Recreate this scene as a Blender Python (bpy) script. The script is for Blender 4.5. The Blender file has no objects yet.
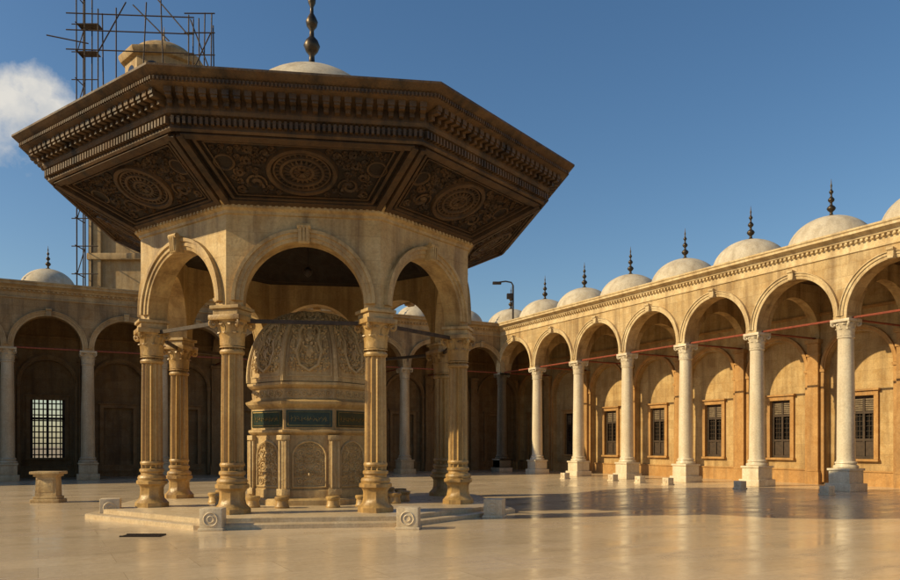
import bpy, bmesh, math, random
from mathutils import Vector, Matrix
random.seed(11)
pi=math.pi
C8=math.cos(pi/8)
scene=bpy.context.scene

# ------------------------------------------------------------ mesh helpers
class MB:
    def __init__(s): s.v=[]; s.f=[]
    def add(s,vs,fs,M=None):
        o=len(s.v)
        for p in vs:
            p=Vector(p)
            s.v.append(M@p if M is not None else p)
        for f in fs: s.f.append([i+o for i in f])
    def box(s,cx,cy,cz,sx,sy,sz,M=None,top=1.0):
        hx,hy,hz=sx/2,sy/2,sz/2
        vs=[(cx-hx,cy-hy,cz-hz),(cx+hx,cy-hy,cz-hz),(cx+hx,cy+hy,cz-hz),(cx-hx,cy+hy,cz-hz),
            (cx-hx*top,cy-hy*top,cz+hz),(cx+hx*top,cy-hy*top,cz+hz),(cx+hx*top,cy+hy*top,cz+hz),(cx-hx*top,cy+hy*top,cz+hz)]
        s.add(vs,[(0,3,2,1),(4,5,6,7),(0,1,5,4),(1,2,6,5),(2,3,7,6),(3,0,4,7)],M)
    def bbox(s,cx,cy,cz,sx,sy,sz,b=0.02,M=None):
        bm=bmesh.new(); bmesh.ops.create_cube(bm,size=1)
        for v in bm.verts: v.co=Vector((v.co.x*sx+cx,v.co.y*sy+cy,v.co.z*sz+cz))
        bmesh.ops.bevel(bm,geom=bm.edges[:],offset=b,segments=2,affect='EDGES',profile=0.6)
        bm.verts.index_update()
        s.add([v.co.copy() for v in bm.verts],[[v.index for v in f.verts] for f in bm.faces],M)
        bm.free()
    def lathe(s,prof,n=32,M=None,phase=0.0,lobes=0,amp=0.0,capt=False,capb=False):
        vs=[];fs=[]
        for r,z in prof:
            for i in range(n):
                a=2*pi*i/n+phase
                rr=r
                if lobes: rr=r*(1-amp*abs(math.cos(lobes*a/2))**1.5)
                vs.append((rr*math.cos(a),rr*math.sin(a),z))
        for j in range(len(prof)-1):
            for i in range(n):
                k=(i+1)%n
                fs.append((j*n+i,j*n+k,(j+1)*n+k,(j+1)*n+i))
        if capb: fs.append(tuple(reversed(range(n))))
        if capt: fs.append(tuple((len(prof)-1)*n+i for i in range(n)))
        s.add(vs,fs,M)
    def octa(s,prof,M=None,**k):   # prof by apothem, flat face to -Y
        s.lathe([(a/C8,z) for a,z in prof],8,M,phase=pi/8,**k)
    def tube(s,pts,rad,n=5,M=None):
        pts=[Vector(p) for p in pts]
        if not isinstance(rad,(list,tuple)): rad=[rad]*len(pts)
        vs=[];fs=[]
        up=None
        for i,p in enumerate(pts):
            t=(pts[min(i+1,len(pts)-1)]-pts[max(i-1,0)])
            if t.length<1e-9: t=Vector((0,0,1))
            t.normalize()
            if up is None:
                up=t.orthogonal()
            up=(up-t*up.dot(t))
            if up.length<1e-6: up=t.orthogonal()
            up.normalize()
            w=t.cross(up)
            for k in range(n):
                a=2*pi*k/n
                vs.append(p+(up*math.cos(a)+w*math.sin(a))*rad[i])
        for i in range(len(pts)-1):
            for k in range(n):
                l=(k+1)%n
                fs.append((i*n+k,i*n+l,(i+1)*n+l,(i+1)*n+k))
        fs.append(tuple(reversed(range(n)))); fs.append(tuple((len(pts)-1)*n+k for k in range(n)))
        s.add(vs,fs,M)
    def arc(s,u0,z0,prof,a0=0.0,a1=pi,n=28,M=None):
        m=len(prof); vs=[];fs=[]
        for i in range(n+1):
            a=a0+(a1-a0)*i/n
            for r,y in prof: vs.append((u0+r*math.cos(a),y,z0+r*math.sin(a)))
        for i in range(n):
            for k in range(m):
                l=(k+1)%m
                fs.append((i*m+k,i*m+l,(i+1)*m+l,(i+1)*m+k))
        fs.append(tuple(range(m))); fs.append(tuple(reversed([n*m+k for k in range(m)])))
        s.add(vs,fs,M)
    def archwall(s,so,si,yo,yi,z0,z1,r,zs,n=28,M=None,back=True):
        def side(sh,y):
            low=[(-r,y,z0)]+[(-r*math.cos(pi*i/n),y,zs+r*math.sin(pi*i/n)) for i in range(n+1)]+[(r,y,z0)]
            L=len(low); vs=low+[(p[0],y,z1) for p in low]+[(-sh,y,z0),(-sh,y,z1),(sh,y,z0),(sh,y,z1)]
            fs=[]
            for i in range(1,L-2): fs.append((i,i+1,L+i+1,L+i))
            q=2*L
            fs.append((q,0,1,L+1,q+1)); fs.append((L-1,q+2,q+3,L+L-2,L-2))
            return vs,fs,low
        v1,f1,lo=side(so,yo); s.add(v1,f1,M)
        v2,f2,li=side(si,yi)
        if back: s.add(v2,f2,M)
        L=len(lo)
        s.add(lo+li,[(i,i+1,L+i+1,L+i) for i in range(L-1)],M)
        s.add([(-so,yo,z0),(-r,yo,z0),(-r,yi,z0),(-si,yi,z0),(so,yo,z0),(r,yo,z0),(r,yi,z0),(si,yi,z0)],[(0,1,2,3),(7,6,5,4)],M)
    def wallhole(s,w,z0,z1,y,holes_w,hz0,hz1,depth,M=None):
        h=holes_w
        vs=[(-w,y,z0),(-h,y,z0),(h,y,z0),(w,y,z0),(-w,y,hz0),(-h,y,hz0),(h,y,hz0),(w,y,hz0),
            (-w,y,hz1),(-h,y,hz1),(h,y,hz1),(w,y,hz1),(-w,y,z1),(-h,y,z1),(h,y,z1),(w,y,z1),
            (-h,y+depth,hz0),(h,y+depth,hz0),(h,y+depth,hz1),(-h,y+depth,hz1)]
        fs=[(0,1,5,4),(1,2,6,5),(2,3,7,6),(4,5,9,8),(6,7,11,10),(8,9,13,12),(9,10,14,13),(10,11,15,14),
            (5,6,17,16),(6,10,18,17),(10,9,19,18),(9,5,16,19)]
        s.add(vs,fs,M)

def mesh(name,mb,mat,smooth=None,recalc=True):
    me=bpy.data.meshes.new(name)
    me.from_pydata([tuple(v) for v in mb.v],[],mb.f)
    if recalc:
        bm=bmesh.new(); bm.from_mesh(me)
        bmesh.ops.remove_doubles(bm,verts=bm.verts[:],dist=0.0004)
        bmesh.ops.recalc_face_normals(bm,faces=bm.faces[:])
        bm.to_mesh(me); bm.free()
    me.materials.append(mat)
    if smooth:
        for p in me.polygons: p.use_smooth=True
        me.set_sharp_from_angle(angle=math.radians(smooth))
    me.update()
    return me
def place(name,me,parent=None,loc=(0,0,0),rz=0.0,scale=None):
    o=bpy.data.objects.new(name,me)
    scene.collection.objects.link(o)
    o.location=loc; o.rotation_euler=(0,0,rz)
    if scale: o.scale=scale
    if parent is not None: o.parent=parent
    return o
def empty(name,loc=(0,0,0),rz=0.0):
    o=bpy.data.objects.new(name,None); scene.collection.objects.link(o)
    o.location=loc; o.rotation_euler=(0,0,rz); o.empty_display_size=0.3
    return o

# ------------------------------------------------------------ materials
def nt(name):
    m=bpy.data.materials.new(name); m.use_nodes=True
    t=m.node_tree
    return m,t,t.nodes['Principled BSDF']
def N(t,ty,**k):
    n=t.nodes.new(ty)
    for a,b in k.items(): setattr(n,a,b)
    return n
def noise(t,vec,scale,detail=5,rough=0.55,dist=0.0):
    n=N(t,'ShaderNodeTexNoise'); n.inputs['Scale'].default_value=scale
    n.inputs['Detail'].default_value=detail; n.inputs['Roughness'].default_value=rough
    n.inputs['Distortion'].default_value=dist
    t.links.new(vec,n.inputs['Vector']); return n.outputs['Fac']
def remap(t,v,a,b,c,d):
    n=N(t,'ShaderNodeMapRange'); n.clamp=True
    for i,x in zip((1,2,3,4),(a,b,c,d)): n.inputs[i].default_value=x
    t.links.new(v,n.inputs[0]); return n.outputs[0]
def mixc(t,f,a,b,mode='MIX'):
    n=N(t,'ShaderNodeMix',data_type='RGBA',blend_type=mode)
    for s,x in ((n.inputs[0],f),(n.inputs[6],a),(n.inputs[7],b)):
        if hasattr(x,'is_linked') or hasattr(x,'links'): t.links.new(x,s)
        elif isinstance(x,(int,float)): s.default_value=x
        else: s.default_value=(x[0],x[1],x[2],1)
    return n.outputs[2]
def math_(t,op,a,b):
    n=N(t,'ShaderNodeMath',operation=op)
    for i,x in enumerate((a,b)):
        if isinstance(x,(int,float)): n.inputs[i].default_value=x
        else: t.links.new(x,n.inputs[i])
    return n.outputs[0]
def scalev(t,v,s):
    n=N(t,'ShaderNodeVectorMath',operation='MULTIPLY'); t.links.new(v,n.inputs[0]); n.inputs[1].default_value=s
    return n.outputs[0]

def stone(name,c1,c2,c3,rough=0.75,bump=0.25,joint=None,obj=False,stain=0.55,grain=18,carve=0.0,jw=0.9,jh=0.42,mm=0.7):
    m,t,p=nt(name)
    g=N(t,'ShaderNodeNewGeometry'); pos=g.outputs['Position']
    big=remap(t,noise(t,pos,0.55,4,0.6),0.35,0.66,0,1)
    mid=remap(t,noise(t,pos,2.1,5,0.68,0.8),0.40,0.66,0,1)
    st=remap(t,noise(t,scalev(t,pos,(2.6,2.6,0.22)),1.0,4,0.6),0.45,0.68,0,stain)
    fine=noise(t,pos,grain,4,0.7)
    col=mixc(t,big,c1,c2)
    col=mixc(t,math_(t,'MULTIPLY',mid,mm),col,(c1[0]*0.72,c1[1]*0.60,c1[2]*0.45))
    col=mixc(t,st,col,c3)
    col=mixc(t,1.0,col,mixc(t,remap(t,fine,0.3,0.7,0,1),(0.78,0.77,0.75),(1.1,1.1,1.1)),'MULTIPLY')
    h=fine
    if joint:
        if obj:
            tc=N(t,'ShaderNodeTexCoord'); src=tc.outputs['Object']
        else: src=pos
        s=N(t,'ShaderNodeSeparateXYZ'); t.links.new(src,s.inputs[0])
        c=N(t,'ShaderNodeCombineXYZ'); t.links.new(math_(t,'ADD',s.outputs[0],s.outputs[1]),c.inputs[0]); t.links.new(s.outputs[2],c.inputs[1])
        b=N(t,'ShaderNodeTexBrick'); t.links.new(c.outputs[0],b.inputs['Vector'])
        b.inputs['Scale'].default_value=1; b.inputs['Brick Width'].default_value=jw; b.inputs['Row Height'].default_value=jh
        b.inputs['Mortar Size'].default_value=0.006; b.inputs['Mortar Smooth'].default_value=0.3
        b.inputs['Color1'].default_value=(1,1,1,1); b.inputs['Color2'].default_value=(0.72,0.67,0.58,1); b.inputs['Mortar'].default_value=(0.45,0.40,0.33,1)
        col=mixc(t,joint,col,mixc(t,1.0,col,b.outputs['Color'],'MULTIPLY'))
        h=math_(t,'SUBTRACT',fine,math_(t,'MULTIPLY',b.outputs['Fac'],1.5*joint))
    if carve:
        v=N(t,'ShaderNodeTexVoronoi',feature='SMOOTH_F1'); v.inputs['Scale'].default_value=9
        w=noise(t,pos,5,3,0.5,2.0)
        t.links.new(pos,v.inputs['Vector'])
        h=math_(t,'ADD',h,math_(t,'MULTIPLY',math_(t,'ADD',v.outputs['Distance'],w),carve))
    bn=N(t,'ShaderNodeBump'); bn.inputs['Strength'].default_value=bump; bn.inputs['Distance'].default_value=0.03
    t.links.new(h,bn.inputs['Height']); t.links.new(bn.outputs[0],p.inputs['Normal'])
    t.links.new(col,p.inputs['Base Color'])
    t.links.new(remap(t,mid,0,1,rough-0.08,min(1,rough+0.1)),p.inputs['Roughness'])
    return m
def simple(name,c,c2=None,rough=0.6,metal=0.0,scale=8,bump=0.1):
    m,t,p=nt(name)
    g=N(t,'ShaderNodeNewGeometry'); f=noise(t,g.outputs['Position'],scale,4,0.65)
    col=mixc(t,remap(t,f,0.35,0.65,0,1),c,c2 or [x*0.6 for x in c])
    t.links.new(col,p.inputs['Base Color']); p.inputs['Metallic'].default_value=metal
    t.links.new(remap(t,f,0.3,0.7,rough-0.08,min(1,rough+0.12)),p.inputs['Roughness'])
    bn=N(t,'ShaderNodeBump'); bn.inputs['Strength'].default_value=bump; bn.inputs['Distance'].default_value=0.02
    t.links.new(f,bn.inputs['Height']); t.links.new(bn.outputs[0],p.inputs['Normal'])
    return m

M_wall=stone('arcade_limestone',(0.66,0.50,0.27),(0.55,0.39,0.18),(0.21,0.125,0.05),joint=0.75,stain=0.75)
M_trim=stone('arcade_trim_stone',(0.71,0.57,0.34),(0.60,0.45,0.235),(0.28,0.18,0.085),stain=0.65)
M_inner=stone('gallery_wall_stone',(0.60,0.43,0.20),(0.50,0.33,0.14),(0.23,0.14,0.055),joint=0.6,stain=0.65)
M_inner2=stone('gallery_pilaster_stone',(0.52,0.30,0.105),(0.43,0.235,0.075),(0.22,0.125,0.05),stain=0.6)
M_col=stone('column_marble',(0.76,0.68,0.52),(0.68,0.59,0.43),(0.44,0.34,0.22),rough=0.4,bump=0.08,stain=0.5,mm=0.35)
B_wall=stone('shade_toned_limestone',(0.42,0.285,0.135),(0.33,0.215,0.095),(0.14,0.085,0.038),joint=0.7,stain=0.75)  # back arcade set: darker copies of the arcade stone, shade painted into colour
B_trim=stone('shade_toned_trim',(0.48,0.345,0.175),(0.38,0.26,0.125),(0.18,0.115,0.055),stain=0.65)
B_inner=stone('shade_toned_gallery_wall',(0.30,0.19,0.08),(0.23,0.14,0.057),(0.11,0.066,0.029),joint=0.55,stain=0.65)  # base colour lowered further to paint in deeper gallery and niche shade
B_inner2=stone('shade_toned_pilaster',(0.32,0.195,0.08),(0.25,0.15,0.06),(0.12,0.07,0.03),stain=0.6)
B_col=stone('shade_toned_column',(0.56,0.45,0.29),(0.47,0.365,0.22),(0.27,0.19,0.105),rough=0.45,bump=0.08,stain=0.6,mm=0.5)
M_step=stone('step_marble',(0.66,0.54,0.37),(0.55,0.44,0.29),(0.33,0.24,0.14),rough=0.35,bump=0.1,stain=0.3,mm=0.5)
M_kwall=stone('kiosk_alabaster',(0.66,0.495,0.255),(0.55,0.385,0.165),(0.23,0.135,0.052),joint=0.5,obj=True,stain=0.78,rough=0.6,jw=1.1,jh=0.5)
M_kcol=stone('kiosk_column_alabaster',(0.57,0.385,0.155),(0.46,0.285,0.10),(0.16,0.088,0.032),stain=0.85,rough=0.42,bump=0.35)
M_basin=stone('basin_alabaster',(0.60,0.44,0.215),(0.50,0.34,0.15),(0.22,0.13,0.052),stain=0.75,rough=0.5,bump=0.3)
M_carve=stone('carved_alabaster',(0.66,0.50,0.265),(0.56,0.40,0.19),(0.26,0.16,0.07),stain=0.65,rough=0.5,bump=0.5,carve=0.6)
M_dome=stone('dome_plaster',(0.60,0.53,0.41),(0.52,0.45,0.34),(0.30,0.235,0.16),stain=0.6,rough=0.75,bump=0.15,mm=0.35)
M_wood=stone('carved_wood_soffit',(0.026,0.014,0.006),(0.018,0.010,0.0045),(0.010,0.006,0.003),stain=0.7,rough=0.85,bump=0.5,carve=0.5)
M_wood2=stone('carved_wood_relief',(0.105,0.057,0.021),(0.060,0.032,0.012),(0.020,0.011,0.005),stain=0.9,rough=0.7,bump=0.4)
M_corn=stone('cornice_wood',(0.150,0.083,0.030),(0.078,0.043,0.016),(0.024,0.014,0.006),stain=0.95,rough=0.65,bump=0.45)
M_iron=simple('dark_iron',(0.03,0.026,0.022),(0.06,0.04,0.03),0.55,0.6)
M_rod=simple('painted_tie_rod',(0.30,0.065,0.03),(0.17,0.04,0.02),0.55,0.0)
M_bronze=simple('finial_bronze',(0.05,0.04,0.03),(0.09,0.065,0.04),0.4,0.8)
M_winwood=simple('window_wood',(0.06,0.034,0.016),(0.03,0.017,0.008),0.6)
M_rust=simple('scaffold_steel',(0.07,0.045,0.03),(0.04,0.028,0.02),0.6,0.4)
M_green=simple('green_panel',(0.010,0.032,0.016),(0.006,0.018,0.010),0.35)
M_gold=simple('gilt_lettering',(0.34,0.23,0.07),(0.2,0.13,0.04),0.4,0.7)
M_block=stone('white_marble_block',(0.74,0.64,0.47),(0.64,0.53,0.37),(0.38,0.28,0.17),stain=0.5,rough=0.5,bump=0.15,mm=0.4)
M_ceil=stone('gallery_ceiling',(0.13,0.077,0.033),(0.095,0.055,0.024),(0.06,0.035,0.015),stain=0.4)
m,t,p=nt('window_glass'); p.inputs['Base Color'].default_value=(0.012,0.011,0.01,1); p.inputs['Roughness'].default_value=0.2
M_glass=m
M_shutter=simple('faded_shutter',(0.20,0.15,0.09),(0.13,0.09,0.055),0.7)

def floor_mat():
    m,t,p=nt('polished_marble_paving')
    g=N(t,'ShaderNodeNewGeometry'); pos=g.outputs['Position']
    b=N(t,'ShaderNodeTexBrick'); t.links.new(pos,b.inputs['Vector'])
    b.inputs['Scale'].default_value=1; b.inputs['Brick Width'].default_value=1.9; b.inputs['Row Height'].default_value=0.95
    b.inputs['Mortar Size'].default_value=0.005; b.inputs['Mortar Smooth'].default_value=0.4
    b.inputs['Color1'].default_value=(0.76,0.60,0.405,1); b.inputs['Color2'].default_value=(0.67,0.515,0.335,1); b.inputs['Mortar'].default_value=(0.38,0.28,0.17,1)
    vein=noise(t,scalev(t,pos,(1,1.8,1)),1.3,7,0.7,1.6)
    big=noise(t,pos,0.20,4,0.6,0.6)
    wear=noise(t,scalev(t,pos,(0.5,1.4,1)),0.7,5,0.65,0.8)
    fine=noise(t,pos,11,4,0.7)
    col=mixc(t,remap(t,vein,0.47,0.62,0,0.5),b.outputs['Color'],(0.50,0.37,0.22))
    col=mixc(t,remap(t,big,0.42,0.60,0,0.5),col,(0.50,0.395,0.26))
    col=mixc(t,remap(t,wear,0.5,0.66,0,0.5),col,(0.36,0.265,0.165))
    col=mixc(t,1.0,col,mixc(t,remap(t,fine,0.3,0.7,0,1),(0.88,0.87,0.86),(1.06,1.06,1.06)),'MULTIPLY')
    t.links.new(col,p.inputs['Base Color'])
    r=math_(t,'ADD',remap(t,vein,0.3,0.7,0.09,0.22),remap(t,wear,0.35,0.65,-0.03,0.13))
    t.links.new(r,p.inputs['Roughness'])
    bn=N(t,'ShaderNodeBump'); bn.inputs['Strength'].default_value=0.10; bn.inputs['Distance'].default_value=0.01
    h=math_(t,'SUBTRACT',noise(t,pos,2.2,3,0.5),math_(t,'MULTIPLY',b.outputs['Fac'],0.5))
    t.links.new(h,bn.inputs['Height']); t.links.new(bn.outputs[0],p.inputs['Normal'])
    return m
M_floor=floor_mat()
M_ground=simple('dusty_ground',(0.34,0.27,0.18),(0.26,0.2,0.13),0.9,0,0.4)

# ------------------------------------------------------------ carving
def scrolls(mb,mapf,inside,bbox,rmin,rmax,tr,tries=900,mirror=True,seed=1,turns=1.5):
    R=random.Random(seed); placed=[]
    a0,a1,b0,b1=bbox
    for k in range(tries):
        lim=rmax*(1-0.75*k/tries)
        a=R.uniform(a0,a1); b=R.uniform(b0,b1)
        d=inside(a,b)
        if mirror: d=min(d,a)
        for (x,y,r) in placed:
            d=min(d,math.hypot(a-x,b-y)-r)
            if d<rmin: break
        if d<rmin: continue
        r=min(d,lim)
        if r<rmin: continue
        placed.append((a,b,r))
        ph=R.uniform(0,2*pi); dr=R.choice((-1,1))
        n=14 if r<rmax*0.4 else 22
        for sg in ((1,-1) if mirror else (1,)):
            pts=[];rad=[]
            for i in range(n+1):
                q=i/n; th=ph+dr*turns*2*pi*q; rr=r*0.95*(1-0.85*q)
                pts.append(mapf(sg*(a+rr*math.cos(th)),b+rr*math.sin(th),tr*0.25)); rad.append(tr*(0.55+0.6*q)*(0.6+0.4*min(1,r/rmax*1.5)))
            mb.tube(pts,rad,4)
            for j in range(3):
                th=ph+j*2.1; rr=r*0.55
                c=(a+rr*math.cos(th),b+rr*math.sin(th)); e=(a+r*1.02*math.cos(th+0.5),b+r*1.02*math.sin(th+0.5))
                mb.tube([mapf(sg*c[0],c[1],0),mapf(sg*(c[0]+e[0])/2,(c[1]+e[1])/2,tr*0.5),mapf(sg*e[0],e[1],0)],[tr*0.4,tr*1.1,tr*0.2],4)
def ring(mb,mapf,ca,cb,ra,rb,tr,n=40,h=0.0):
    pts=[mapf(ca+ra*math.cos(2*pi*i/n),cb+rb*math.sin(2*pi*i/n),h) for i in range(n+1)]
    mb.tube(pts,tr,5)
def rosette(mb,mapf,ca,cb,r,tr,petals=12,asp=1.0):
    for k in range(petals):
        th=2*pi*k/petals
        mb.tube([mapf(ca+r*q*math.cos(th),cb+r*q*asp*math.sin(th),tr*0.4*math.sin(pi*q)) for q in (0.2,0.45,0.7,0.95)],[tr*0.4,tr*0.9,tr*1.2,tr*0.4],4)

def capital(mb,z0,h,rb,w,nleaf=8):
    mb.lathe([(rb*1.12,z0),(rb*1.12,z0+0.04*h),(rb*0.98,z0+0.07*h),(rb*1.0,z0+0.4*h),(rb*1.12,z0+0.65*h),(w*0.44,z0+0.84*h)],24)
    for tier,(zb,hh,ro,cnt,off) in enumerate(((0.06,0.42,0.30,nleaf,0),(0.10,0.66,0.42,nleaf,pi/nleaf))):
        for k in range(cnt):
            a=2*pi*k/cnt+off
            M=Matrix.Rotation(a,4,'Z')
            wd=rb*0.42
            rows=[]
            for q,(dr,dz,ww) in enumerate(((0.02,0,1.0),(0.05,0.45,1.05),(0.13,0.8,0.95),(0.30,1.0,0.75),(0.42,0.9,0.35))):
                x=rb*1.0+dr*ro*rb*2.2; z=z0+zb*h+dz*hh*h
                rows.append([(x-0.02*rb,-wd*ww,z),(x+0.09*rb,0,z+0.01*h),(x-0.02*rb,wd*ww,z)])
            vs=[p for r in rows for p in r]; fs=[]
            for r in range(len(rows)-1):
                for c in range(2): fs.append((r*3+c,r*3+c+1,(r+1)*3+c+1,(r+1)*3+c))
            mb.add(vs,fs,M)
    for k in range(4):
        a=pi/4+k*pi/2
        M=Matrix.Rotation(a,4,'Z')
        pts=[];rad=[]
        cx=w*0.60; cz=z0+0.74*h
        pts.append((rb*1.0,0,z0+0.45*h)); rad.append(0.035*w)
        for i in range(13):
            q=i/12; th=pi*0.75-q*2*pi*1.3; rr=0.13*w*(1-0.8*q)
            pts.append((cx+rr*math.cos(th)-0.05*w,0,cz+rr*math.sin(th))); rad.append(0.05*w)
        mb.tube(pts,rad,6,M)
    mb.bbox(0,0,z0+0.92*h,w,w,0.16*h,0.012)

# ------------------------------------------------------------ arcades
COLH=6.08
def column_mesh(mat):
    mb=MB()
    mb.bbox(0,0,0.14,0.98,0.98,0.28,0.025)
    mb.bbox(0,0,0.50,0.80,0.80,0.46,0.02)
    mb.bbox(0,0,0.77,0.88,0.88,0.08,0.015)
    mb.lathe([(0.40,0.81),(0.42,0.86),(0.40,0.91),(0.35,0.93),(0.34,0.96),(0.37,0.99),(0.36,1.03),(0.315,1.06),(0.305,1.12)],32)
    pr=[]
    for i in range(13):
        q=i/12; pr.append((0.305-0.045*q**1.4,1.12+q*(5.42-1.12)))
    mb.lathe(pr,32)
    mb.lathe([(0.26,5.40),(0.29,5.42),(0.29,5.45),(0.26,5.47)],24)
    capital(mb,5.45,0.63,0.26,0.74)
    return mesh('column',mb,mat,40)
ME_col=column_mesh(M_col); ME_colb=column_mesh(B_col)

def tie(mb,a,b,r=0.03): mb.tube([a,b],r,6)

def bay_meshes(s,tag,W,T):
    hs=s/2; r=hs-0.24; out={}
    z0=COLH+0.002; zs=COLH+0.10; ztop=8.62
    mb=MB(); mb.archwall(hs,hs,-0.30,0.30,z0,ztop,r,zs,32)
    out['arch_wall']=mesh('arch_wall_'+tag,mb,W,30)
    mb=MB()
    mb.arc(0,zs,[(r-0.012,-0.296),(r-0.012,-0.335),(r+0.03,-0.35),(r+0.10,-0.35),(r+0.105,-0.385),(r+0.19,-0.385),(r+0.20,-0.43),(hs-0.01,-0.43),(hs-0.01,-0.296)],n=36)
    for sx in (-1,1):
        mb.box(sx*(hs-0.128),0,zs-0.05,0.252,0.70,0.10)
    mb.bbox(0,-0.42,zs+r+0.13,0.22,0.16,0.36,0.02)
    mb.tube([(-0.12,-0.50,zs+r+0.27),(0.12,-0.50,zs+r+0.27)],0.055,8)
    mb.tube([(-0.10,-0.48,zs+r-0.01),(0.10,-0.48,zs+r-0.01)],0.04,8)
    out['archivolt']=mesh('archivolt_'+tag,mb,T,35)
    mb=MB()
    prof=[(-0.302,8.30),(-0.35,8.32),(-0.35,8.37),(-0.302,8.39),(-0.302,8.60),(-0.34,8.62),(-0.36,8.68),(-0.44,8.72),(-0.46,8.78),(-0.60,8.86),(-0.66,8.88),(-0.66,8.96),(-0.70,9.00),(-0.70,9.06),(-0.2,9.08),(4.4,9.08)]
    vs=[];fs=[]
    for y,z in prof: vs+= [(-hs,y,z),(hs,y,z)]
    for i in range(len(prof)-1): fs.append((2*i,2*i+1,2*i+3,2*i+2))
    mb.add(vs,fs)
    n=int(s/0.19)
    for i in range(n):
        mb.box(-hs+(i+0.5)*s/n,-0.385,8.665,0.09,0.10,0.07)
    out['cornice']=mesh('cornice_'+tag,mb,T,30)
    mb=MB()
    M=Matrix.Translation((-hs,2.05,0))@Matrix.Rotation(pi/2,4,'Z')
    mb.archwall(1.75,1.75,-0.2,0.2,z0,8.3,1.5,zs,24,M)
    out['transverse_arch']=mesh('transverse_arch_'+tag,mb,W,30)
    mb=MB()
    mb.box(0,2.05,8.36,s,3.5,0.10)
    mb.lathe([(1.5,8.302),(1.45,8.28),(1.35,8.30)],32,Matrix.Translation((0,2.05,0)))
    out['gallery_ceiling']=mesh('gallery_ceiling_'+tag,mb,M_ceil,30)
    mb=MB()
    tie(mb,(-hs,0,COLH+0.04),(hs,0,COLH+0.04),0.042)
    tie(mb,(-hs,0,COLH+0.04),(-hs,3.6,COLH+0.04),0.042)
    out['tie_rod']=mesh('tie_rod_'+tag,mb,M_rod)
    return out

def inner_meshes(s,tag,kind,I,I2):
    hs=s/2; out={}; Y=3.85; F0=3.60
    w,a,b={'window':(0.52,1.08,3.62),'open':(0.78,1.0,3.95),'niche':(0.72,0.35,3.6)}[kind]
    mb=MB()
    mb.wallhole(hs,0,8.4,Y,w,a,b,{'window':0.22,'open':0.40,'niche':0.15}[kind])
    r=hs-0.46
    mb.archwall(hs,hs,F0,Y,0,8.4,r,4.75,28,None,False)
    out['gallery_wall']=mesh('gallery_wall_'+tag+kind,mb,I,30)
    mb=MB()
    mb.box(0,Y-0.03,0.28,2*r-0.004,0.10,0.56)
    mb.box(0,Y-0.05,0.585,2*r-0.004,0.14,0.05)
    for sx in (-1,1):
        mb.box(sx*(hs-0.125),F0-0.10,2.95,0.25,0.24,4.9)
        mb.box(sx*(hs-0.16),F0-0.13,0.26,0.32,0.30,0.52)
        mb.box(sx*(hs-0.14),F0-0.12,0.58,0.28,0.28,0.10)
        mb.box(sx*(hs-0.145),F0-0.12,5.42,0.29,0.28,0.09)
        mb.box(sx*(hs-0.16),F0-0.14,5.98,0.32,0.32,0.16)
        mb.box(sx*(hs-0.125),F0-0.10,5.68,0.25,0.24,0.43)
        mb.box(sx*(hs-0.37),F0-0.04,2.4,0.14,0.12,4.6)
        mb.box(sx*(hs-0.38),F0-0.06,4.75,0.20,0.16,0.12)
    mb.arc(0,4.82,[(r-0.01,F0+0.01),(r-0.01,F0-0.06),(r+0.05,F0-0.08),(r+0.06,F0-0.12),(r+0.17,F0-0.12),(r+0.17,F0+0.01)],n=28)
    mb.box(0,F0-0.04,7.1,s,0.10,0.10)
    for sx in (-1,1): mb.box(sx*(w+0.09),Y-0.035,(a+b)/2,0.18,0.12,b-a)
    mb.box(0,Y-0.037,b+0.092,2*w+0.36,0.13,0.18)
    mb.box(0,Y-0.07,b+0.22,2*w+0.5,0.22,0.07)
    mb.box(0,Y-0.065,a-0.05,2*w+0.44,0.20,0.09)
    out['pilaster_trim']=mesh('pilaster_trim_'+tag+kind,mb,I2,30)
    if kind=='window':
        mb=MB(); mb.box(0,Y+0.20,2.35,1.04,0.02,2.54); out['window_glass']=mesh('window_glass_'+tag,mb,M_glass)
        mb=MB()
        for sx in (-0.47,0.47): mb.box(sx,Y+0.12,2.35,0.10,0.10,2.54)
        mb.box(0,Y+0.121,2.35,0.09,0.08,2.50)
        for z in (1.14,1.85,2.95,3.57): mb.box(0,Y+0.123,z,1.02,0.07,0.10)
        for sx in (-0.33,-0.20,0.20,0.33): mb.box(sx,Y+0.155,2.35,0.02,0.03,2.5)
        for i in range(12): mb.box(0,Y+0.157,1.2+i*0.2,0.9,0.02,0.018)
        for sx in (-0.24,0.24): mb.box(sx,Y+0.14,1.49,0.36,0.04,0.58)
        out['window_frame']=mesh('window_frame_'+tag,mb,M_winwood)
        mb=MB()
        for sx in (-0.24,0.24):
            for i in range(6): mb.box(sx,Y+0.115,3.05+i*0.085,0.36,0.03,0.06)
        out['window_shutter']=mesh('window_shutter_'+tag,mb,M_shutter)
    elif kind=='open':
        mb=MB()
        for i in range(9): mb.tube([(-0.78+i*0.195,Y+0.2,1.0),(-0.78+i*0.195,Y+0.2,3.95)],0.034,6)
        for i in range(10): mb.tube([(-0.78,Y+0.2,1.15+i*0.29),(0.78,Y+0.2,1.15+i*0.29)],0.032,6)
        mb.box(0,Y+0.2,3.0,1.56,0.06,0.12); mb.box(0,Y+0.2,2.5,0.12,0.06,2.9)
        for sx in (-0.72,0.72): mb.box(sx,Y+0.2,2.475,0.12,0.06,2.95)
        out['window_grille']=mesh('window_grille_'+tag,mb,M_iron)
    else:
        mb=MB(); mb.box(0,Y+0.13,1.975,1.44,0.03,3.25)
        for sx in (-0.36,0.36):
            for zz in (1.1,2.7): mb.box(sx,Y+0.105,zz,0.55,0.03,1.25)
        out['niche_panel']=mesh('niche_panel_'+tag,mb,I)
    return out

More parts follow.
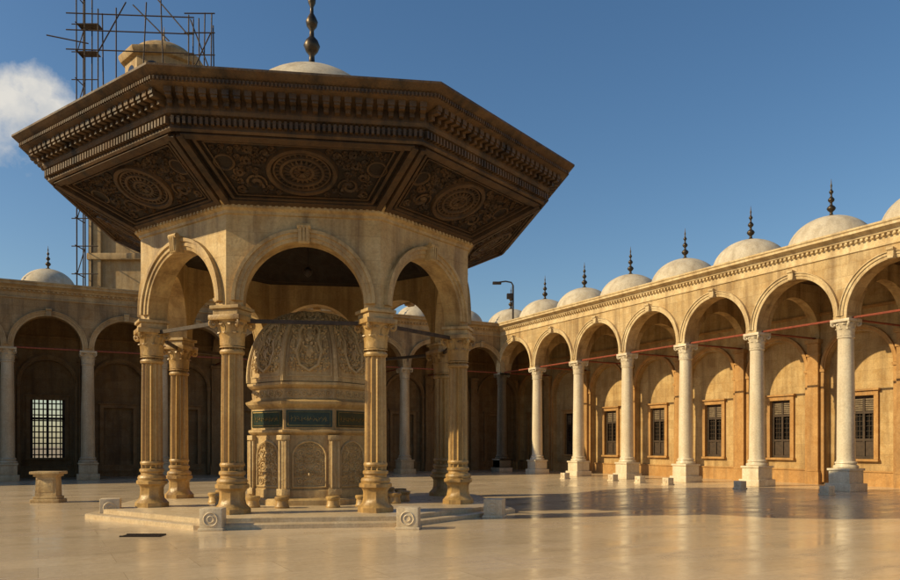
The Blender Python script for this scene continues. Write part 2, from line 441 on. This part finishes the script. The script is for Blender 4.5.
def dome_mesh():
    mb=MB(); R=1.60
    prof=[(R+0.10,0.0),(R+0.10,0.10),(R+0.03,0.12)]
    for i in range(15):
        a=pi/2*i/14; prof.append((max(R*math.cos(a),0.02),0.12+R*0.84*math.sin(a)))
    mb.lathe(prof,48); return mesh('dome',mb,M_dome,50)
def finial_prof(h):
    P=[(0.16,0),(0.13,0.03),(0.05,0.07),(0.045,0.14),(0.10,0.18),(0.135,0.23),(0.10,0.28),(0.04,0.32),(0.035,0.38),(0.085,0.42),(0.10,0.46),(0.07,0.50),(0.03,0.54),(0.028,0.60),(0.06,0.64),(0.065,0.67),(0.03,0.71),(0.018,0.76),(0.03,0.82),(0.015,0.88),(0.004,1.0)]
    return [(r,z*h) for r,z in P]
ME_dome=dome_mesh()
mb=MB(); mb.lathe([(r*1.25,z) for r,z in finial_prof(1.5)],16)
ME_fin=mesh('finial',mb,M_bronze,60)

def build_arcade(name,loc,rz,s,n0,n1,kinds,mats,skipdome=(),ds=1.0):
    par=empty(name,loc,rz)
    W,T,I,I2,C=mats
    tag=name+str(round(rz,1))
    B=bay_meshes(s,tag,W,T); cache={}
    for i in range(n0,n1):
        u=(i+0.5)*s
        for k,me in B.items(): place(k,me,par,(u,0,0))
        kd=kinds(i)
        if kd not in cache: cache[kd]=inner_meshes(s,tag,kd,I,I2)
        for k,me in cache[kd].items(): place(k,me,par,(u,0,0))
        if i not in skipdome:
            place('dome',ME_dome,par,(u,1.9,9.05),scale=(ds,ds,ds)); place('dome_finial',ME_fin,par,(u,1.9,9.05+1.44*ds),scale=(ds,ds,ds))
    for i in range(n0,n1+1):
        place('column',C,par,(i*s,0,0),rz=random.choice((0,pi/2,pi)))
    return par,B
CX,CY=25.25,40.03
SR,SB=3.81,3.31
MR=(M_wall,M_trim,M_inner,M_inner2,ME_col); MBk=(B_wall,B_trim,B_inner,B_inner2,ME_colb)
par_r,_=build_arcade('courtyard_arcade',(CX,CY,0),-pi/2,SR,0,12,lambda i:'window',MR)
def kb(i):
    return 'open' if i in (-8,-3,-12) else 'niche'
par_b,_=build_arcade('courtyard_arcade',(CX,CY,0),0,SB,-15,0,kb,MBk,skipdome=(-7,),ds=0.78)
LX=CX-15*SB
par_l,_=build_arcade('courtyard_arcade',(LX,CY,0),pi/2,SR,-12,0,lambda i:'window',MR)

mb=MB()
for xx in (-8*SB+0.0,-7*SB+0.0): mb.box(xx,2.0,3.0,0.36,3.0,6.0)
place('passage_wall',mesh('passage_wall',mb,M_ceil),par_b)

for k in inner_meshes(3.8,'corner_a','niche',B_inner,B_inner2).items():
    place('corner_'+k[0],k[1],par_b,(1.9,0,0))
for k in inner_meshes(3.8,'corner_b','niche',M_inner,M_inner2).items():
    place('corner_'+k[0],k[1],par_r,(-1.9,0,0))
mb=MB(); mb.box(2.0,2.0,8.41,4.6,4.6,0.1); mb.box(2.05,2.05,9.0,4.6,4.6,0.14)
place('corner_roof',mesh('corner_roof',mb,M_trim),par_b)
place('dome',ME_dome,par_b,(1.9,1.9,9.05)); place('dome_finial',ME_fin,par_b,(1.9,1.9,10.5))
mb=MB()
mb.box(SR*6-2.2,4.40,4.5,SR*12+4.4,0.25,9.1)
place('outer_wall',mesh('outer_wall_r',mb,M_wall),par_r)
mb=MB()
mb.box(-SR*6+2.2,4.40,4.5,SR*12+4.4,0.25,9.1)
place('outer_wall',mesh('outer_wall_l',mb,M_wall),par_l)
mb=MB(); mb.box(-7.5*SB,4.36,6.6,15*SB,0.16,4.9)
place('outer_wall',mesh('outer_wall_b',mb,M_wall),par_b)

# ------------------------------------------------------------ ground
mb=MB(); mb.add([(-900,-900,-0.01),(900,-900,-0.01),(900,1500,-0.01),(-900,1500,-0.01)],[(0,1,2,3)])
place('ground',mesh('ground',mb,M_ground))
mb=MB(); mb.add([(LX-4.2,-30,0),(CX+4.2,-30,0),(CX+4.2,CY+4.2,0),(LX-4.2,CY+4.2,0)],[(0,1,2,3)])
place('courtyard_pavement',mesh('courtyard_pavement',mb,M_floor))

# ------------------------------------------------------------ ablution fountain
cr,sr=0.880,0.475
def cam2w(X,Z): return (X*cr+Z*sr, -X*sr+Z*cr)
fx,fy=cam2w(-3.55,19.6)
F=empty('ablution_fountain',(fx,fy,0),math.radians(-28.4+8.0))
F.scale=(0.975,0.975,1.0)
PZ=0.2
mb=MB()
mb.octa([(5.0,0.0),(5.0,0.085),(4.97,0.10),(4.72,0.10),(4.72,0.19),(4.69,PZ),(0.5,PZ)],capt=True)
place('platform',mesh('fountain_platform',mb,M_step,20),F)
def kiosk_column():
    mb=MB()
    mb.octa([(0.36,PZ),(0.36,PZ+0.10),(0.33,PZ+0.13),(0.27,PZ+0.20),(0.25,PZ+0.30),(0.25,PZ+0.44),(0.28,PZ+0.50),(0.33,PZ+0.53),(0.33,PZ+0.60),(0.30,PZ+0.62)])
    mb.lathe([(0.31,PZ+0.62),(0.325,PZ+0.67),(0.30,PZ+0.72),(0.25,PZ+0.74),(0.245,PZ+0.78),(0.28,PZ+0.82),(0.275,PZ+0.87),(0.24,PZ+0.89)],32)
    z0=PZ+0.89
    mb.lathe([(0.24,z0),(0.245,z0+0.06),(0.24,z0+1.3),(0.225,3.66)],120,lobes=12,amp=0.24)
    for z in (z0+0.12,3.54):
        mb.lathe([(0.21,z-0.05),(0.25,z-0.04),(0.265,z),(0.25,z+0.04),(0.21,z+0.05)],32)
    capital(mb,3.62,0.66,0.235,0.72)
    return mesh('kiosk_column',mb,M_kcol,35)
ME_kc=kiosk_column()
RC=3.67/C8
for k in range(8):
    a=-pi/2+pi/8+k*pi/4
    place('column',ME_kc,F,(RC*math.cos(a),RC*math.sin(a),0),rz=a)
mb=MB()
for k in range(8):
    a=-pi/2+pi/8+k*pi/4
    M=Matrix.Translation((RC*math.cos(a),RC*math.sin(a),0))@Matrix.Rotation(a,4,'Z')
    mb.bbox(0,0,4.34,0.58,0.58,0.13,0.015,M)
    mb.bbox(0,0,4.44,0.68,0.68,0.07,0.012,M)
place('impost',mesh('impost',mb,M_kwall),F)
AO,AI=3.90,3.42; T8=math.tan(pi/8)
ZK=4.58
mb=MB(); mb.archwall(AO*T8,AI*T8,-AO,-AI,4.474,6.45,1.27,ZK,32)
ME_kw=mesh('kiosk_arch_wall',mb,M_kwall,30)
mb=MB()
r=1.27
mb.arc(0,ZK,[(r-0.012,-AO+0.01),(r-0.012,-AO-0.03),(r+0.06,-AO-0.04),(r+0.065,-AO-0.07),(r+0.15,-AO-0.07),(r+0.16,-AO-0.11),(r+0.23,-AO-0.11),(r+0.23,-AO+0.01)],n=40)
mb.bbox(0,-AO-0.10,ZK+r+0.10,0.24,0.22,0.36,0.02)
for i in range(3): mb.tube([(-0.07+0.07*i,-AO-0.21,ZK+r-0.05),(-0.07+0.07*i,-AO-0.23,ZK+r+0.24)],0.028,6)
mb.tube([(-0.14,-AO-0.19,ZK+r+0.26),(0.14,-AO-0.19,ZK+r+0.26)],0.06,8); mb.tube([(-0.11,-AO-0.17,ZK+r-0.05),(0.11,-AO-0.17,ZK+r-0.05)],0.045,8)
ME_ka=mesh('kiosk_archivolt',mb,M_kwall,35)
for k in range(8):
    a=k*pi/4
    place('arch_wall',ME_kw,F,rz=a); place('archivolt',ME_ka,F,rz=a)
mb=MB()
mb.octa([(AO-0.01,6.34),(AO+0.04,6.36),(AO+0.04,6.42),(AO+0.10,6.46),(AO+0.12,6.52),(AO+0.20,6.56),(AO+0.20,6.62),(AO-0.1,6.64)])
for k in range(8):
    M=Matrix.Rotation(k*pi/4,4,'Z')
    for i in range(26): mb.box(-1.58+i*3.16/25,-AO-0.09,6.495,0.06,0.10,0.06,M)
place('string_course',mesh('string_course',mb,M_kwall,25),F)
mb=MB()
mb.octa([(AI+0.2,6.40),(3.0,6.42),(2.9,6.55),(2.4,6.9),(1.4,7.4),(0.05,7.6)])
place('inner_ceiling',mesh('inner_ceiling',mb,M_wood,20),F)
# soffit
A1,Z1,A2,Z2=3.98,6.60,5.60,7.38
L=math.hypot(A2-A1,Z2-Z1); ny,nz=-(Z2-Z1)/L,-(A2-A1)/L
def smap(a,b,h):
    return (a,-(A1+(A2-A1)*b)+ny*h,Z1+(Z2-Z1)*b+nz*h)
def smapm(a,b,h): return smap(a,b/L,h)
mb=MB()
mb.octa([(A1-0.3,Z1-0.001),(A1,Z1),(A2,Z2),(A2+0.1,Z2+0.08)])
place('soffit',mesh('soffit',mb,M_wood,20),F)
mb=MB()
def hw(b): return (A1+(A2-A1)*b/L)*T8
def strip(mb,p0,p1,w,h,off=0.0):
    P=Vector(smapm(*p0,h/2+off)); Q=Vector(smapm(*p1,h/2+off))
    d=(Q-P).normalized(); n=Vector((0,ny,nz)); s_=d.cross(n)
    vs=[]
    for c in (P,Q):
        for x,y in ((-1,-1),(1,-1),(1,1),(-1,1)): vs.append(c+s_*x*w/2+n*y*h/2)
    mb.add(vs,[(0,1,2,3),(7,6,5,4),(0,4,5,1),(1,5,6,2),(2,6,7,3),(3,7,4,0)])
for sx in (-1,1):
    strip(mb,(sx*(hw(0)-0.08),0.03),(sx*(hw(L)-0.10),L-0.06),0.13,0.12,0.002)
    strip(mb,(sx*(hw(0.14)-0.28),0.14),(sx*(hw(L-0.16)-0.28),L-0.16),0.06,0.07,0.001)
    strip(mb,(sx*(hw(0.22)-0.40),0.22),(sx*(hw(L-0.24)-0.40),L-0.24),0.03,0.04,0.001)
strip(mb,(-hw(0.06)+0.1,0.06),(hw(0.06)-0.1,0.06),0.12,0.10)
strip(mb,(-hw(L-0.07)+0.1,L-0.07),(hw(L-0.07)-0.1,L-0.07),0.12,0.11)
strip(mb,(-hw(.14)+.28,0.14),(hw(.14)-.28,0.14),0.06,0.066)
strip(mb,(-hw(L-.16)+.28,L-0.16),(hw(L-.16)-.28,L-0.16),0.06,0.066)
strip(mb,(-hw(.22)+.40,0.22),(hw(.22)-.40,0.22),0.03,0.037)
strip(mb,(-hw(L-.24)+.40,L-0.24),(hw(L-.24)-.40,L-0.24),0.03,0.037)
cb=L*0.5
for (ra,rb,tr) in ((0.66,0.56,0.065),(0.56,0.47,0.03),(0.42,0.35,0.045),(0.22,0.18,0.045)):
    ring(mb,smapm,0,cb,ra,rb,tr,44,0.01)
rosette(mb,smapm,0,cb,0.20,0.045,10,0.85)
rosette(mb,lambda a,b,h:smapm(a,b,h),0,cb,0.40,0.03,20,0.83)
for k in range(28):
    th=2*pi*k/28
    mb.tube([smapm(0.45*math.cos(th),cb+0.375*math.sin(th),0),smapm(0.54*math.cos(th),cb+0.455*math.sin(th),0.02)],[0.03,0.018],4)
for sx in (-1,1):
    ring(mb,smapm,sx*1.50,cb+0.16,0.19,0.19,0.03,24,0.005)
def ins(a,b):
    e=min(b-0.26,L-0.28-b,(hw(b)-0.44-a)*0.92)
    q=math.hypot(a/0.74,(b-cb)/0.64)
    e=min(e,(q-1)*0.64)
    e=min(e,math.hypot(a-1.50,b-cb-0.16)-0.23)
    return e
scrolls(mb,smapm,ins,(0,2.0,0.25,L-0.25),0.05,0.24,0.045,2500,True,5)
ME_sof=mesh('soffit_carving',mb,M_wood2,40,recalc=False)
for k in range(8): place('soffit_carving',ME_sof,F,rz=k*pi/4)
# eave cornice
mb=MB()
mb.octa([(A2-0.02,7.34),(A2+0.06,7.31),(A2+0.10,7.35),(A2+0.08,7.40),(A2+0.08,7.56),(A2+0.16,7.60),(A2+0.19,7.66),(A2+0.19,7.86),(A2+0.30,7.90),(A2+0.50,7.95),(A2+0.58,7.98),(A2+0.58,8.06),(A2+0.66,8.11),(A2+0.74,8.17),(A2+0.74,8.21),(A2+0.66,8.23)])
for k in range(8):
    M=Matrix.Rotation(k*pi/4,4,'Z')
    hh=(A2+0.08)*T8
    n=46
    for i in range(n):
        x=-hh+(i+0.5)*2*hh/n; mb.box(x,-(A2+0.125),7.485,0.055,0.10,0.13,M)
    hh=(A2+0.25)*T8; n=24
    for i in range(n):
        x=-hh+(i+0.5)*2*hh/n
        mb.box(x,-(A2+0.32),7.845,0.11,0.27,0.10,M)
        mb.box(x,-(A2+0.25),7.76,0.09,0.13,0.10,M)
        mb.box(x,-(A2+0.45),7.895,0.13,0.06,0.10,M)
    hh=(A2+0.60)*T8; n=72
    for i in range(n):
        x=-hh+(i+0.5)*2*hh/n; mb.box(x,-(A2+0.595),8.02,0.035,0.05,0.06,M)
place('eave_cornice',mesh('eave_cornice',mb,M_corn,25),F)
mb=MB()
mb.octa([(A2+0.68,8.225),(A2+0.4,8.31),(4.4,8.75),(3.0,9.05),(2.3,9.3),(2.1,9.6),(1.9,9.62)])
place('lead_roof',mesh('lead_roof',mb,M_dome,20),F)
mb=MB()
prof=[]
for i in range(18):
    a=pi/2*i/17; prof.append((max(2.0*math.cos(a),0.05),9.55+1.66*math.sin(a)))
mb.lathe(prof,64)
mb.lathe([(0.42,11.10),(0.36,11.19),(0.2,11.27),(0.1,11.33)],24)
place('central_dome',mesh('central_dome',mb,M_dome,40),F)
mb=MB(); mb.lathe([(r*1.6,z+11.25) for r,z in finial_prof(2.7)],20)
place('central_finial',mesh('central_finial',mb,M_bronze,60),F)
mb=MB()
for k in range(8):
    M=Matrix.Rotation(k*pi/4,4,'Z'); hh=3.67*T8
    mb.box(0,-3.67,4.20,2*hh-0.4,0.06,0.08,M)
place('tie_beam',mesh('tie_beam',mb,M_winwood),F)
mb=MB()
mb.tube([(0,-2.2,7.0),(0,-2.2,5.72)],0.01,5)
pts=[(0.09*math.cos(-pi*0.5+t_),-2.2,5.6+0.09*math.sin(-pi*0.5+t_)) for t_ in [x*0.25-2.4 for x in range(20)]]
mb.tube(pts,0.02,5)
mb.lathe([(0.02,5.7),(0.07,5.66),(0.09,5.60),(0.05,5.50),(0.01,5.46)],12,Matrix.Translation((0,-2.2,0)))
place('hanging_lamp',mesh('hanging_lamp',mb,M_iron,40),F)

# inner basin
mb=MB(); RA=1.46
mb.octa([(RA+0.32,PZ),(RA+0.32,PZ+0.12),(RA+0.28,PZ+0.15),(RA+0.05,PZ+0.16),(RA+0.05,PZ+0.34),(RA,PZ+0.38),(RA,1.86),(RA+0.04,1.88),(RA+0.09,1.93),(RA+0.09,1.98),(RA+0.02,2.0),(RA+0.02,2.50),(RA+0.06,2.52),(RA+0.14,2.60),(RA+0.16,2.66),(RA+0.05,2.70),(RA,2.74),(RA,2.98),(RA+0.06,3.0),(RA+0.12,3.06),(RA+0.12,3.12),(RA,3.14)])
place('basin_body',mesh('basin_body',mb,M_basin,20),F)
mb=MB(); hb=RA*T8
for sx in (-1,1):
    mb.bbox(sx*(hb-0.05),-RA-0.03,1.12,0.16,0.10,1.46,0.012)
    mb.bbox(sx*(hb-0.05),-RA-0.05,1.80,0.20,0.14,0.12,0.012)
    mb.bbox(sx*(hb-0.05),-RA-0.05,0.50,0.20,0.14,0.16,0.012)
    mb.tube([(sx*(hb-0.05),-RA-0.09,0.6),(sx*(hb-0.05),-RA-0.09,1.72)],0.035,8)
mpb=lambda a,b,h:(a,-RA-0.004-h,b)
mb.tube([mpb(-0.40,0.62,0.01),mpb(-0.40,1.35,0.01)]+[mpb(-0.40*math.cos(pi*i/16),1.35+0.36*math.sin(pi*i/16),0.01) for i in range(1,16)]+[mpb(0.40,1.35,0.01),mpb(0.40,0.62,0.01),mpb(-0.40,0.62,0.01)],0.03,5)
def insb(a,b):
    e=min(0.36-a,b-0.66)
    if b>1.35: e=min(e,(1-math.hypot(a/0.37,(b-1.35)/0.33))*0.33)
    return e
scrolls(mb,mpb,insb,(0,0.4,0.6,1.7),0.022,0.13,0.022,900,True,8)
rosette(mb,mpb,0,1.78,0.07,0.015,8)
scrolls(mb,lambda a,b,h:(a,-RA-0.004-h,b),lambda a,b:min(0.55-a,b-2.77,2.96-b),(0,0.55,2.76,2.97),0.03,0.09,0.018,300,True,3)
mb.tube([(0,-RA,0.95),(0,-RA-0.12,0.95),(0,-RA-0.14,0.90)],0.02,6)
ME_bp=mesh('basin_panel',mb,M_carve,35,recalc=False)
mb=MB(); mb.box(0,-RA-0.028,2.25,2*hb-0.10,0.03,0.40)
ME_bg=mesh('green_band',mb,M_green)
mb=MB()
mgb=lambda a,b,h:(a,-RA-0.046-h,b)
mb.tube([mgb(-hb+.1,2.09,0),mgb(hb-.1,2.09,0),mgb(hb-.1,2.41,0),mgb(-hb+.1,2.41,0),mgb(-hb+.1,2.09,0)],0.010,4)
R=random.Random(4)
for i in range(12):
    x=-0.42+i*0.075
    mb.tube([mgb(x+R.uniform(-.03,.03),2.17+R.uniform(0,.05),0),mgb(x+R.uniform(-.02,.04),2.25,0),mgb(x+R.uniform(-.03,.05),2.34-R.uniform(0,.08),0)],[.004,.007,.003],4)
    mb.tube([mgb(x-.04,2.19+R.uniform(0,.1),0),mgb(x,2.17+R.uniform(0,.1),0),mgb(x+.04,2.20+R.uniform(0,.1),0)],[.003,.007,.003],4)
ME_bl=mesh('gilt_script',mb,M_gold)
def dprof(q):
    a=q*pi/2
    return (RA+0.08)*math.cos(a)**0.74*(1+0.03*math.sin(2*a)) , 3.14+1.84*math.sin(a)**1.05
mb=MB()
mb.octa([ (max(dprof(i/16)[0],0.03),dprof(i/16)[1]) for i in range(17)],capt=True)
place('basin_dome',mesh('basin_dome',mb,M_basin,30),F)
def dmap(a,b,h):
    ap,z=dprof(min(max(b,0),0.97)); return (a*ap*T8,-(ap+h+0.004),z+h*0.5)
mb=MB()
for sx in (-1,1):
    mb.tube([Vector(dmap(sx*1.0,i/14*0.95,0.0)) for i in range(15)],[0.06-0.02*i/14 for i in range(15)],6)
    mb.tube([Vector(dmap(sx*0.84,0.05+i/14*0.8,0.0)) for i in range(15)],0.02,4)
mb.tube([dmap(-0.84+1.68*i/8,0.05,0) for i in range(9)],0.02,4)
cart=[(0,0.62),(0.28,0.56),(0.46,0.46),(0.36,0.36),(0.50,0.26),(0.34,0.14),(0,0.09)]
pts=[(a,b) for a,b in cart]+[(-a,b) for a,b in reversed(cart[:-1])]
mb.tube([dmap(a,b,0.03) for a,b in pts]+[dmap(pts[0][0],pts[0][1],0.03)],0.045,5)
def insd(a,b):
    return min(0.80-a,b-0.08,0.85-b)
scrolls(mb,dmap,lambda a,b:insd(a,b)*0.9,(0,0.8,0.08,0.85),0.035,0.15,0.038,900,True,9)
rosette(mb,dmap,0,0.34,0.16,0.05,9)
rosette(mb,dmap,0,0.70,0.12,0.03,8)
ME_bd=mesh('basin_dome_carving',mb,M_carve,40,recalc=False)
for k in range(8):
    a=k*pi/4
    for nm,me in (('carved_panel',ME_bp),('green_band',ME_bg),('gilt_script',ME_bl),('dome_carving',ME_bd)): place(nm,me,F,rz=a)
mb=MB(); mb.lathe([(0.16,0),(0.17,0.03),(0.15,0.06),(0.14,0.16),(0.17,0.20),(0.17,0.24),(0.15,0.26)],20,capt=True)
ME_st=mesh('stool',mb,M_kcol,40)
for k in range(8):
    for d in (-0.32,0.32):
        a=-pi/2+k*pi/4+d*0.75
        place('washing_stool',ME_st,F,(2.45*math.cos(a),2.45*math.sin(a),PZ))

# ------------------------------------------------------------ marble blocks
def block_mesh(w,h):
    mb=MB(); mb.bbox(0,0,h/2,w,w*0.9,h,0.02)
    for y,sg in ((-w*0.45,-1),(w*0.45,1)):
        mf=lambda a,b,hh:(a,y+sg*(0.002+hh),b)
        ring(mb,mf,0,h*0.52,h*0.30,h*0.30,0.014,24,0); ring(mb,mf,0,h*0.52,h*0.14,h*0.14,0.014,16,0)
    mb.bbox(0,0,0.025,w+0.05,w*0.9+0.05,0.05,0.01)
    return mesh('marble_block',mb,M_block,35)
ME_b1=block_mesh(0.42,0.42); ME_b2=block_mesh(0.34,0.30)
for X,Z,rr in ((-7.65,17.2,0.3),(-4.52,14.55,0.05),(-0.80,14.75,-0.1),(1.0,17.1,-0.3)):
    x,y=cam2w(X,Z); o=place('marble_block',ME_b1,None,(x,y,0),rz=math.radians(-28)+rr)
for px,py in ((565,479),(613,481),(640,483),(668,485),(740,489),(827,495)):
    Z=1.6*763/(py-446); X=(px-450)/763*Z
    x,y=cam2w(X,Z); place('marble_block',ME_b2,None,(x,y,0),rz=-pi/2)

px,py=43,503
Z=1.6*763/(py-446); X=(px-450)/763*Z; x,y=cam2w(X,Z+0.3)
mb=MB()
mb.bbox(0,0,0.05,0.80,0.56,0.10,0.02); mb.bbox(0,0,0.14,0.68,0.46,0.08,0.02)
mb.box(0,0,0.46,0.58,0.40,0.56,None,0.92)
mb.bbox(0,0,0.46,0.44,0.42,0.36,0.03)
mb.bbox(0,0,0.77,0.66,0.46,0.07,0.02); mb.bbox(0,0,0.84,0.82,0.58,0.08,0.02)
place('stone_pedestal',mesh('stone_pedestal',mb,M_carve,30),None,(x,y,0),rz=math.radians(-24))
Z=1.6*763/(536-446); X=(143-450)/763*Z; x,y=cam2w(X,Z)
mb=MB()
mb.box(0,0,0.006,0.70,0.34,0.012)
for i in range(11): mb.box(-0.30+i*0.06,0,0.016,0.025,0.28,0.014)
mb.box(0,0.155,0.016,0.70,0.03,0.016); mb.box(0,-0.155,0.016,0.70,0.03,0.016)
place('drain_grate',mesh('drain_grate',mb,M_iron),None,(x,y,0.0),rz=math.radians(-28))

# ------------------------------------------------------------ floodlight mast on roof
Zm=47.5; X=(513-450)/763*Zm; x,y=cam2w(X,Zm)
mb=MB()
mb.tube([(0,0,9.0),(0,0,11.6)],0.06,8)
mb.tube([(0,0,11.6),(-0.1,0.0,11.78),(-0.45,0,11.85),(-0.85,0,11.80)],0.045,6)
mb.bbox(-1.0,0,11.74,0.55,0.28,0.16,0.04)
mb.bbox(-0.2,-0.1,10.9,0.4,0.24,0.34,0.04)
mb.bbox(0,0,9.12,0.4,0.4,0.2,0.03)
place('street_lamp',mesh('street_lamp',mb,M_iron,40),None,(x,y,0),rz=math.radians(-28))

# ------------------------------------------------------------ clock tower + scaffold
Zt=60; X=(164-450)/763*Zt; x,y=cam2w(X,Zt)
T=empty('clock_tower',(x,y,0),math.radians(-28))
mb=MB()
mb.box(0,0,13.4,7.6,7.6,26.8)
for sx in (-1,1):
    for sy in (-1,1): mb.box(sx*3.6,sy*3.6,13.3,0.9,0.9,26.6)
for z in (10,15.5,21,26.0): mb.bbox(0,0,z,8.3,8.3,0.5,0.08)
place('tower_body',mesh('tower_body',mb,B_trim,30),T)
mb=MB()
mb.octa([(3.4,26.8),(3.4,27.3),(2.9,27.5),(2.8,27.7),(2.6,27.8),(2.6,31.0),(2.9,31.1),(3.05,31.4),(3.05,31.6),(2.4,31.7)])
prof=[(2.4*math.cos(pi/2*i/10)+0.02,31.7+1.3*math.sin(pi/2*i/10)) for i in range(11)]
mb.lathe(prof,32)
mb.lathe([(0.25,32.9),(0.12,33.1),(0.22,33.4),(0.08,33.6),(0.05,34.2),(0.01,34.6)],12)
place('lantern',mesh('tower_lantern',mb,B_trim,30),T)
mb=MB()
for k in range(8):
    M=Matrix.Rotation(k*pi/4,4,'Z')
    pts=[(-0.6,-2.62,28.4),(0.6,-2.62,28.4)]+[(0.6*math.cos(pi*i/10),-2.62,30.0+0.6*math.sin(pi*i/10)) for i in range(11)]
    mb.add(pts,[tuple(range(len(pts)))],M)
place('lantern_openings',mesh('lantern_openings',mb,M_glass,recalc=False),T)
S=empty('scaffolding',(x,y,0),math.radians(-28))
mb=MB(); R=random.Random(21)
def pole(a,b,r=0.05): mb.tube([a,b],r,5)
for xx,tp in ((-4.4,35.6),(-3.8,36.2),(-2.9,33.8),(3.6,33.6),(4.4,33.4),(5.2,33.0)):
    for yy in (-5.0,-4.1):
        pole((xx,yy,0 if xx<-3.5 else 26),(xx+R.uniform(-.1,.1),yy,tp+R.uniform(-1.0,.3)))
for i,zz in enumerate(range(4,36,2)):
    pole((-4.8,-5.0,zz),(-2.9,-5.0,zz),0.04) 
    pole((-4.4,-5.3,zz),(-4.4,-3.8,zz),0.04)
    if i%2: pole((-4.4,-5.0,zz),(-3.8,-5.0,zz+2),0.035)
for zz in (29.8,31.4,32.8):
    pole((3.3,-5.0,zz),(5.5,-5.0,zz))
pole((3.6,-5.0,28),(5.2,-5.0,31.4)); pole((5.2,-4.6,28.4),(3.6,-4.6,32.6))
for zz in (30.2,31.6,32.8): pole((-5.2,-5.0,zz),(4.0,-5.0,zz-0.3))
pole((-6.6,-5,31.2),(-3.6,-5,30.6))
for xx in (-1.6,0.3,1.8): pole((xx,-5.0,28),(xx+R.uniform(-.3,.3),-5.0,33.6+R.uniform(-.6,1.0)))
pole((-2.9,-5.0,30),(-0.9,-5.0,33.6)); pole((-0.4,-5.0,33.4),(2.2,-5.0,30.8)); pole((1.2,-5,34),(3.6,-5,31.2))
mb.box(-3.7,-4.5,32.1,1.5,0.8,0.06); mb.box(-3.8,-4.5,30.1,1.4,0.8,0.06)
place('scaffold_tubes',mesh('scaffold_tubes',mb,M_rust,recalc=False),S)

# ------------------------------------------------------------ camera
cam=bpy.data.cameras.new('camera'); co=bpy.data.objects.new('camera',cam); scene.collection.objects.link(co)
co.location=(0,0,1.6); co.rotation_euler=(pi/2,0,-math.atan2(0.475,0.880))
cam.sensor_width=36; cam.lens=763/900*36; cam.shift_y=156/900; cam.clip_end=5000; cam.clip_start=0.1
scene.camera=co

# ------------------------------------------------------------ light
el=math.radians(30)
hv=Vector((-0.970,0.243)).normalized(); hx,hy=hv.x,hv.y
Sv=Vector((hx*math.cos(el),hy*math.cos(el),math.sin(el))).normalized()
sun=bpy.data.lights.new('sun','SUN'); so=bpy.data.objects.new('sun',sun); scene.collection.objects.link(so)
sun.energy=5.0; sun.angle=math.radians(0.55); sun.color=(1.0,0.80,0.46)
so.rotation_euler=Sv.to_track_quat('Z','Y').to_euler(); so.location=(-40,10,40)

w=bpy.data.worlds.new('World'); scene.world=w; w.use_nodes=True
t=w.node_tree; bg=t.nodes['Background']; outn=t.nodes['World Output']
sky=N(t,'ShaderNodeTexSky'); sky.sky_type='NISHITA'; sky.sun_disc=False
sky.sun_elevation=el; sky.sun_rotation=math.atan2(hx,hy); sky.dust_density=0.8; sky.air_density=1.1; sky.ozone_density=1.8
hs_=N(t,'ShaderNodeHueSaturation'); hs_.inputs['Saturation'].default_value=1.22; hs_.inputs['Value'].default_value=1.0
t.links.new(sky.outputs[0],hs_.inputs['Color'])
t.links.new(hs_.outputs[0],bg.inputs['Color']); bg.inputs['Strength'].default_value=0.108
tc=N(t,'ShaderNodeTexCoord')
def cloud(d,rad):
    d=Vector(d).normalized()
    s=N(t,'ShaderNodeVectorMath',operation='SUBTRACT'); t.links.new(tc.outputs['Generated'],s.inputs[0]); s.inputs[1].default_value=d
    s2=N(t,'ShaderNodeVectorMath',operation='MULTIPLY'); t.links.new(s.outputs[0],s2.inputs[0]); s2.inputs[1].default_value=(1.0,1.0,1.15)
    l=N(t,'ShaderNodeVectorMath',operation='LENGTH'); t.links.new(s2.outputs[0],l.inputs[0])
    return remap(t,l.outputs['Value'],0,rad,1,0)
def dirpx(px,py):
    X=(px-450)/763; z=(446-py)/763; a,b=cam2w(X,1.0); return (a,b,z)
fields=[cloud(dirpx(40,90),0.05),cloud(dirpx(10,105),0.075),cloud(dirpx(-40,105),0.10),cloud(dirpx(52,108),0.042),cloud(dirpx(-110,125),0.09)]
acc=fields[0]
for f in fields[1:]: acc=math_(t,'MAXIMUM',acc,f)
nz_=noise(t,tc.outputs['Generated'],26,8,0.6)
dens=math_(t,'ADD',acc,math_(t,'MULTIPLY',math_(t,'SUBTRACT',nz_,0.5),1.1))
mask=remap(t,dens,0.30,0.75,0,0.95)
bg2=N(t,'ShaderNodeBackground')
n2=noise(t,tc.outputs['Generated'],18,6,0.6)
t.links.new(mixc(t,remap(t,n2,0.35,0.65,0,1),(0.62,0.64,0.66),(0.92,0.88,0.80)),bg2.inputs['Color']); bg2.inputs['Strength'].default_value=0.85
mx=N(t,'ShaderNodeMixShader'); t.links.new(mask,mx.inputs[0]); t.links.new(bg.outputs[0],mx.inputs[1]); t.links.new(bg2.outputs[0],mx.inputs[2])
t.links.new(mx.outputs[0],outn.inputs['Surface'])
scene.view_settings.view_transform='Standard'; scene.view_settings.look='None'; scene.view_settings.exposure=0
